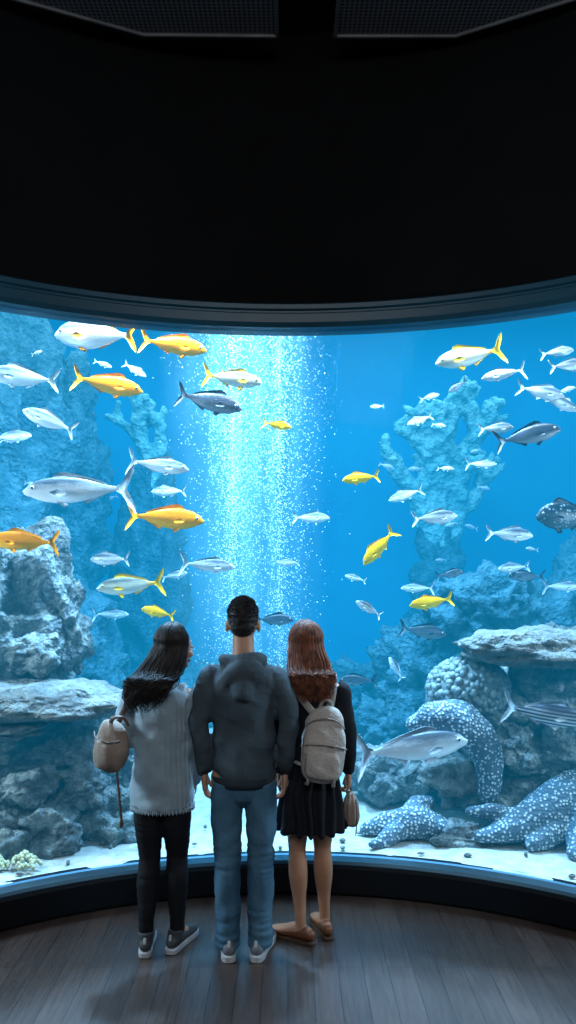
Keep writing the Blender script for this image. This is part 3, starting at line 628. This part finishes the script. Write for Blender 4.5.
remesh(g.build('sweater',[swm],parent=wl),.006,2,drape(.015,12,6))
g=G()
for i in range(100):
    a=2*math.pi*i/100; x=.160*math.cos(a); y=.123*math.sin(a); g.ell((x,y,.715+.006*(i%2)),(.005,.005,.016),n=6)
g.build('sweater_fringe',[swm],parent=wl)
g=G(); g.tube([(0,0,.78,.128,.102),(0,0,.85,.13,.10)],n=24)
for hp,kn,an,_ in JL['legs']:
    g.tube([(hp[0],0,.80,.080,.09),(hp[0],0,.66,.076,.082),(kn[0],kn[1],.50,.060,.064),(kn[0],kn[1],.44,.054,.057),((kn[0]*.7+an[0]*.3),kn[1]*.6-.015,.33,.058,.062),(an[0],an[1],.16,.040,.043),(an[0],an[1],.10,.038,.042)],n=20)
remesh(g.build('leggings',[legm],parent=wl),.005,4,lambda c:.003*noise.noise(Vector((c.x*10,c.y*10,c.z*45))))
for hp,kn,an,yw in JL['legs']: shoe(wl,an[0],an[1],yw,dgreym,whitem,lace=whitem,k=.92,sh=.03)
longhair(wl,M,hairb,(-.06,-.125),1.23,.11,1.40,.108,f0=66,nx0=.01,wav=.010)
tan=pmat('bag_canvas_tan',(.30,.24,.20),(.21,.165,.135),rough=.8,scale=12,bump=.3,bscale=90,spec=.2); tand=pmat('bag_leather',(.10,.06,.04),rough=.55)
bag=empty('shoulder_bag',WL)
g=G(); Mb=Matrix.Translation((-.235,-.115,1.045))@Matrix.Rotation(math.radians(-35),4,'Z')@Matrix.Rotation(math.radians(8),4,'Y')
g.ell((0,0,0),(.098,.06,.128),Mb,24,e=.85); g.ell((0,-.05,-.035),(.07,.035,.07),Mb,20,e=.8)
remesh(g.build('bag_body',[tan],parent=bag),.005,3,folds(.014,(12,12,9),5))
g=G(); g.tube([(0,-.02,.12,.012,.006),(.03,-.03,.155,.012,.006),(.06,.0,.16,.012,.006),(.07,.03,.12,.012,.006)],M=Mb,n=10)
g.tube([(-.09,-.035,.055,.004),(-.04,-.066,.04,.004),(.04,-.066,.04,.004),(.09,-.035,.055,.004)],M=Mb,n=8)
g.tube([(-.20,-.11,1.16,.014,.005),(-.165,-.085,1.25,.014,.005),(-.135,-.03,1.346,.014,.005),(-.13,.05,1.328,.014,.005),(-.16,.115,1.20,.014,.005),(-.22,.06,1.06,.014,.005),(-.26,-.06,1.0,.012,.005)],n=10)
g.tube([(-.2,-.15,.93,.006,.003),(-.185,-.165,.82,.006,.003),(-.175,-.16,.70,.006,.003)],n=8); g.ell((-.175,-.16,.68),(.01,.006,.025),n=8)
g.build('bag_straps',[tand],parent=bag)

# ---- woman with backpack (right)
WR=(.12,4.14,0)
wr_=empty('woman_in_dress',WR)
JR=dict(s=.9,hs=.95,head=(-.035,.02,1.53),yaw=-42,pitch=-2,shz=1.355,shw=.15,hipz=.84,w=.9,
 arms=[((-.185,.03,1.06),(-.17,.1,.84),(.05,.1,-1),(1,0,0),(0,1,0),.5),((.19,-.01,1.07),(.195,.03,.86),(0,.06,-1),(-1,0,0),(0,1,0),1.15)],
 legs=[((-.065,0,.82),(-.072,.01,.45),(-.055,-.03,.085),-58),((.065,0,.82),(.060,.03,.45),(.072,.05,.085),-15)])
M=body(wr_,JR,skinm2)
g=G()
g.tube([(0,0,.575,.182,.15),(0,0,.68,.165,.135),(0,0,.82,.142,.115),(0,.0,.98,.120,.098),(0,.005,1.1,.128,.10),(0,0,1.2,.142,.106),(0,-.005,1.28,.148,.098),(0,-.005,1.33,.115,.08),(0,-.005,1.365,.062,.062)],n=32,cap=False)
for sd,(e,wr,*_) in zip((-1,1),JR['arms']):
    g.tube([(sd*.1,0,1.29,.054),(sd*.145,0,1.285,.056),((sd*.15+e[0])/2,e[1]/2,(1.28+e[2])/2,.050),(*e,.045),((e[0]+wr[0])/2,(e[1]+wr[1])/2,(e[2]+wr[2])/2,.042),(wr[0],wr[1],wr[2]+.015,.036)],n=20)
def dd(c):
    if abs(c.x)>.165 and c.z>.72: return folds(.006,(9,9,12),20)(c)
    k=max(0,min(1,(.98-c.z)/.25))
    return .013*k*math.sin(math.atan2(c.y,c.x)*14+noise.noise(c*5)*4)+folds(.009,(9,9,12),20)(c)*(1-k*.4)
remesh(g.build('dress',[drm],parent=wr_),.0055,3,dd)
for hp,kn,an,yw in JR['legs']: shoe(wr_,an[0],an[1],yw,loafm,loafs,k=.86,collar=.075,sh=.022)
longhair(wr_,M,haira,(-.005,-.12),1.26,.105,1.40,.104,f0=60,wav=.014)
cream=pmat('backpack_canvas',(.48,.44,.40),(.37,.34,.31),rough=.8,scale=9,bump=.35,bscale=90,spec=.2); strapm=pmat('backpack_strap',(.33,.30,.27),(.26,.24,.21),rough=.8,spec=.2)
bp_=empty('backpack',WR)
Mb=Matrix.Translation((.055,-.178,1.045))@Matrix.Rotation(math.radians(5),4,'Y')@Matrix.Scale(1.06,4)
g=G(); g.ell((0,0,-.03),(.110,.066,.150),Mb,28,e=.7); g.ell((0,.005,.06),(.095,.058,.115),Mb,24,e=.85); g.ell((0,-.05,-.085),(.088,.035,.07),Mb,22,e=.7)
remesh(g.build('pack_body',[cream],parent=bp_),.005,3,folds(.015,(10,10,9),31))
g=G()
g.tube([(-.105,-.035,-.005,.004),(-.06,-.072,.012,.004),(0,-.078,.016,.004),(.06,-.072,.012,.004),(.105,-.035,-.005,.004)],M=Mb,n=8)
g.tube([(-.09,-.03,.09,.003),(-.05,-.055,.125,.003),(0,-.06,.135,.003),(.05,-.055,.125,.003),(.09,-.03,.09,.003)],M=Mb,n=8)
for q in (-.06,.06): g.tube([(q,-.05,-.155,.008,.003),(q,-.03,-.185,.008,.003),(q*1.1,.02,-.19,.008,.003)],M=Mb,n=8)
g.tube([(-.03,.03,.165,.008,.006),(-.015,.025,.20,.008,.006),(.015,.025,.20,.008,.006),(.03,.03,.165,.008,.006)],M=Mb,n=8)
g.tube([(0.0,-.13,1.20,.019,.006),(-.07,-.118,1.29,.019,.006),(-.12,-.05,1.362,.019,.006),(-.125,.05,1.345,.019,.006),(-.135,.12,1.22,.019,.006),(-.13,.11,1.08,.019,.006),(-.12,-.02,.96,.016,.006),(-.05,-.12,.93,.014,.005)],n=10)
g.tube([(.085,-.12,1.20,.019,.006),(.105,-.105,1.29,.019,.006),(.112,-.045,1.37,.019,.006),(.115,.05,1.35,.019,.006),(.13,.12,1.22,.019,.006),(.13,.11,1.08,.019,.006),(.15,-.02,.96,.016,.006),(.13,-.12,.93,.014,.005)],n=10)
g.build('pack_straps',[strapm],parent=bp_)
hb=empty('handbag',WR)
g=G(); g.tube([(.205,.03,.735,.02,.03),(.207,.03,.70,.035,.045),(.21,.03,.63,.042,.05),(.21,.03,.61,.04,.045)],n=18)
remesh(g.build('pouch',[tan],parent=hb),.005,3,lambda c:.004*math.sin(math.atan2(c.y-.03,c.x-.208)*9))
g=G(); g.tube([(.192,.03,.74,.005),(.175,.03,.775,.005),(.185,.035,.80,.005),(.205,.035,.78,.005),(.21,.03,.74,.005)],n=8)
g.tube([(.23,.0,.72,.003),(.235,-.01,.62,.003),(.23,-.01,.54,.003)],n=6)
g.build('pouch_handle',[tand],parent=hb)

# ------------------------------------------------------------ lights
def area(name,loc,tgt,sx_,sy_,e,col):
    l=bpy.data.lights.new(name,'AREA'); l.shape='RECTANGLE'; l.size=sx_; l.size_y=sy_; l.energy=e; l.color=col
    o=bpy.data.objects.new(name,l); COL.objects.link(o); o.location=loc; o.rotation_euler=(Vector(tgt)-Vector(loc)).to_track_quat('-Z','Y').to_euler(); return o
area('tank_lamp_overhead',(0,7.8,5.03),(0,7.8,0),9,3.6,950,(.8,.96,1))
area('fish_fill_front',(0,5.35,4.6),(0,6.5,1.8),4.6,.5,600,(1,.92,.82))  # added fill hidden above the window, brightens the fish fronts
area('tank_lamp_window_left',(-1.2,5.5,4.9),(-.3,3.7,0),.3,.3,1250,(.40,.70,1))
area('tank_lamp_window_right',(1.1,5.5,4.9),(.1,3.7,0),.3,.3,1050,(.40,.70,1))
area('rock_fill_left',(-3.5,4.2,2.3),(-1.6,5.3,.6),.7,.7,170,(.85,.95,1))  # added fill out of view, lifts the dark left rock base
area('rock_fill_right',(3.5,4.2,2.3),(1.6,5.3,.6),.7,.7,120,(.85,.95,1))  # added fill out of view, lifts the low right rocks
area('room_fill',(0,-1.2,4.7),(0,3.6,1.0),3.2,2.0,165,(.90,.94,1))  # added unseen fill behind the camera for the people's backs
w=bpy.data.worlds.new('w'); scene.world=w; w.use_nodes=True; w.node_tree.nodes['Background'].inputs[0].default_value=(.01,.012,.016,1)

cam=bpy.data.cameras.new('camera'); co=bpy.data.objects.new('camera',cam); COL.objects.link(co)
co.location=(0,0,1.96); co.rotation_euler=(math.radians(90),0,0); cam.sensor_width=36; cam.lens=28.125; cam.shift_y=48/1024
scene.camera=co
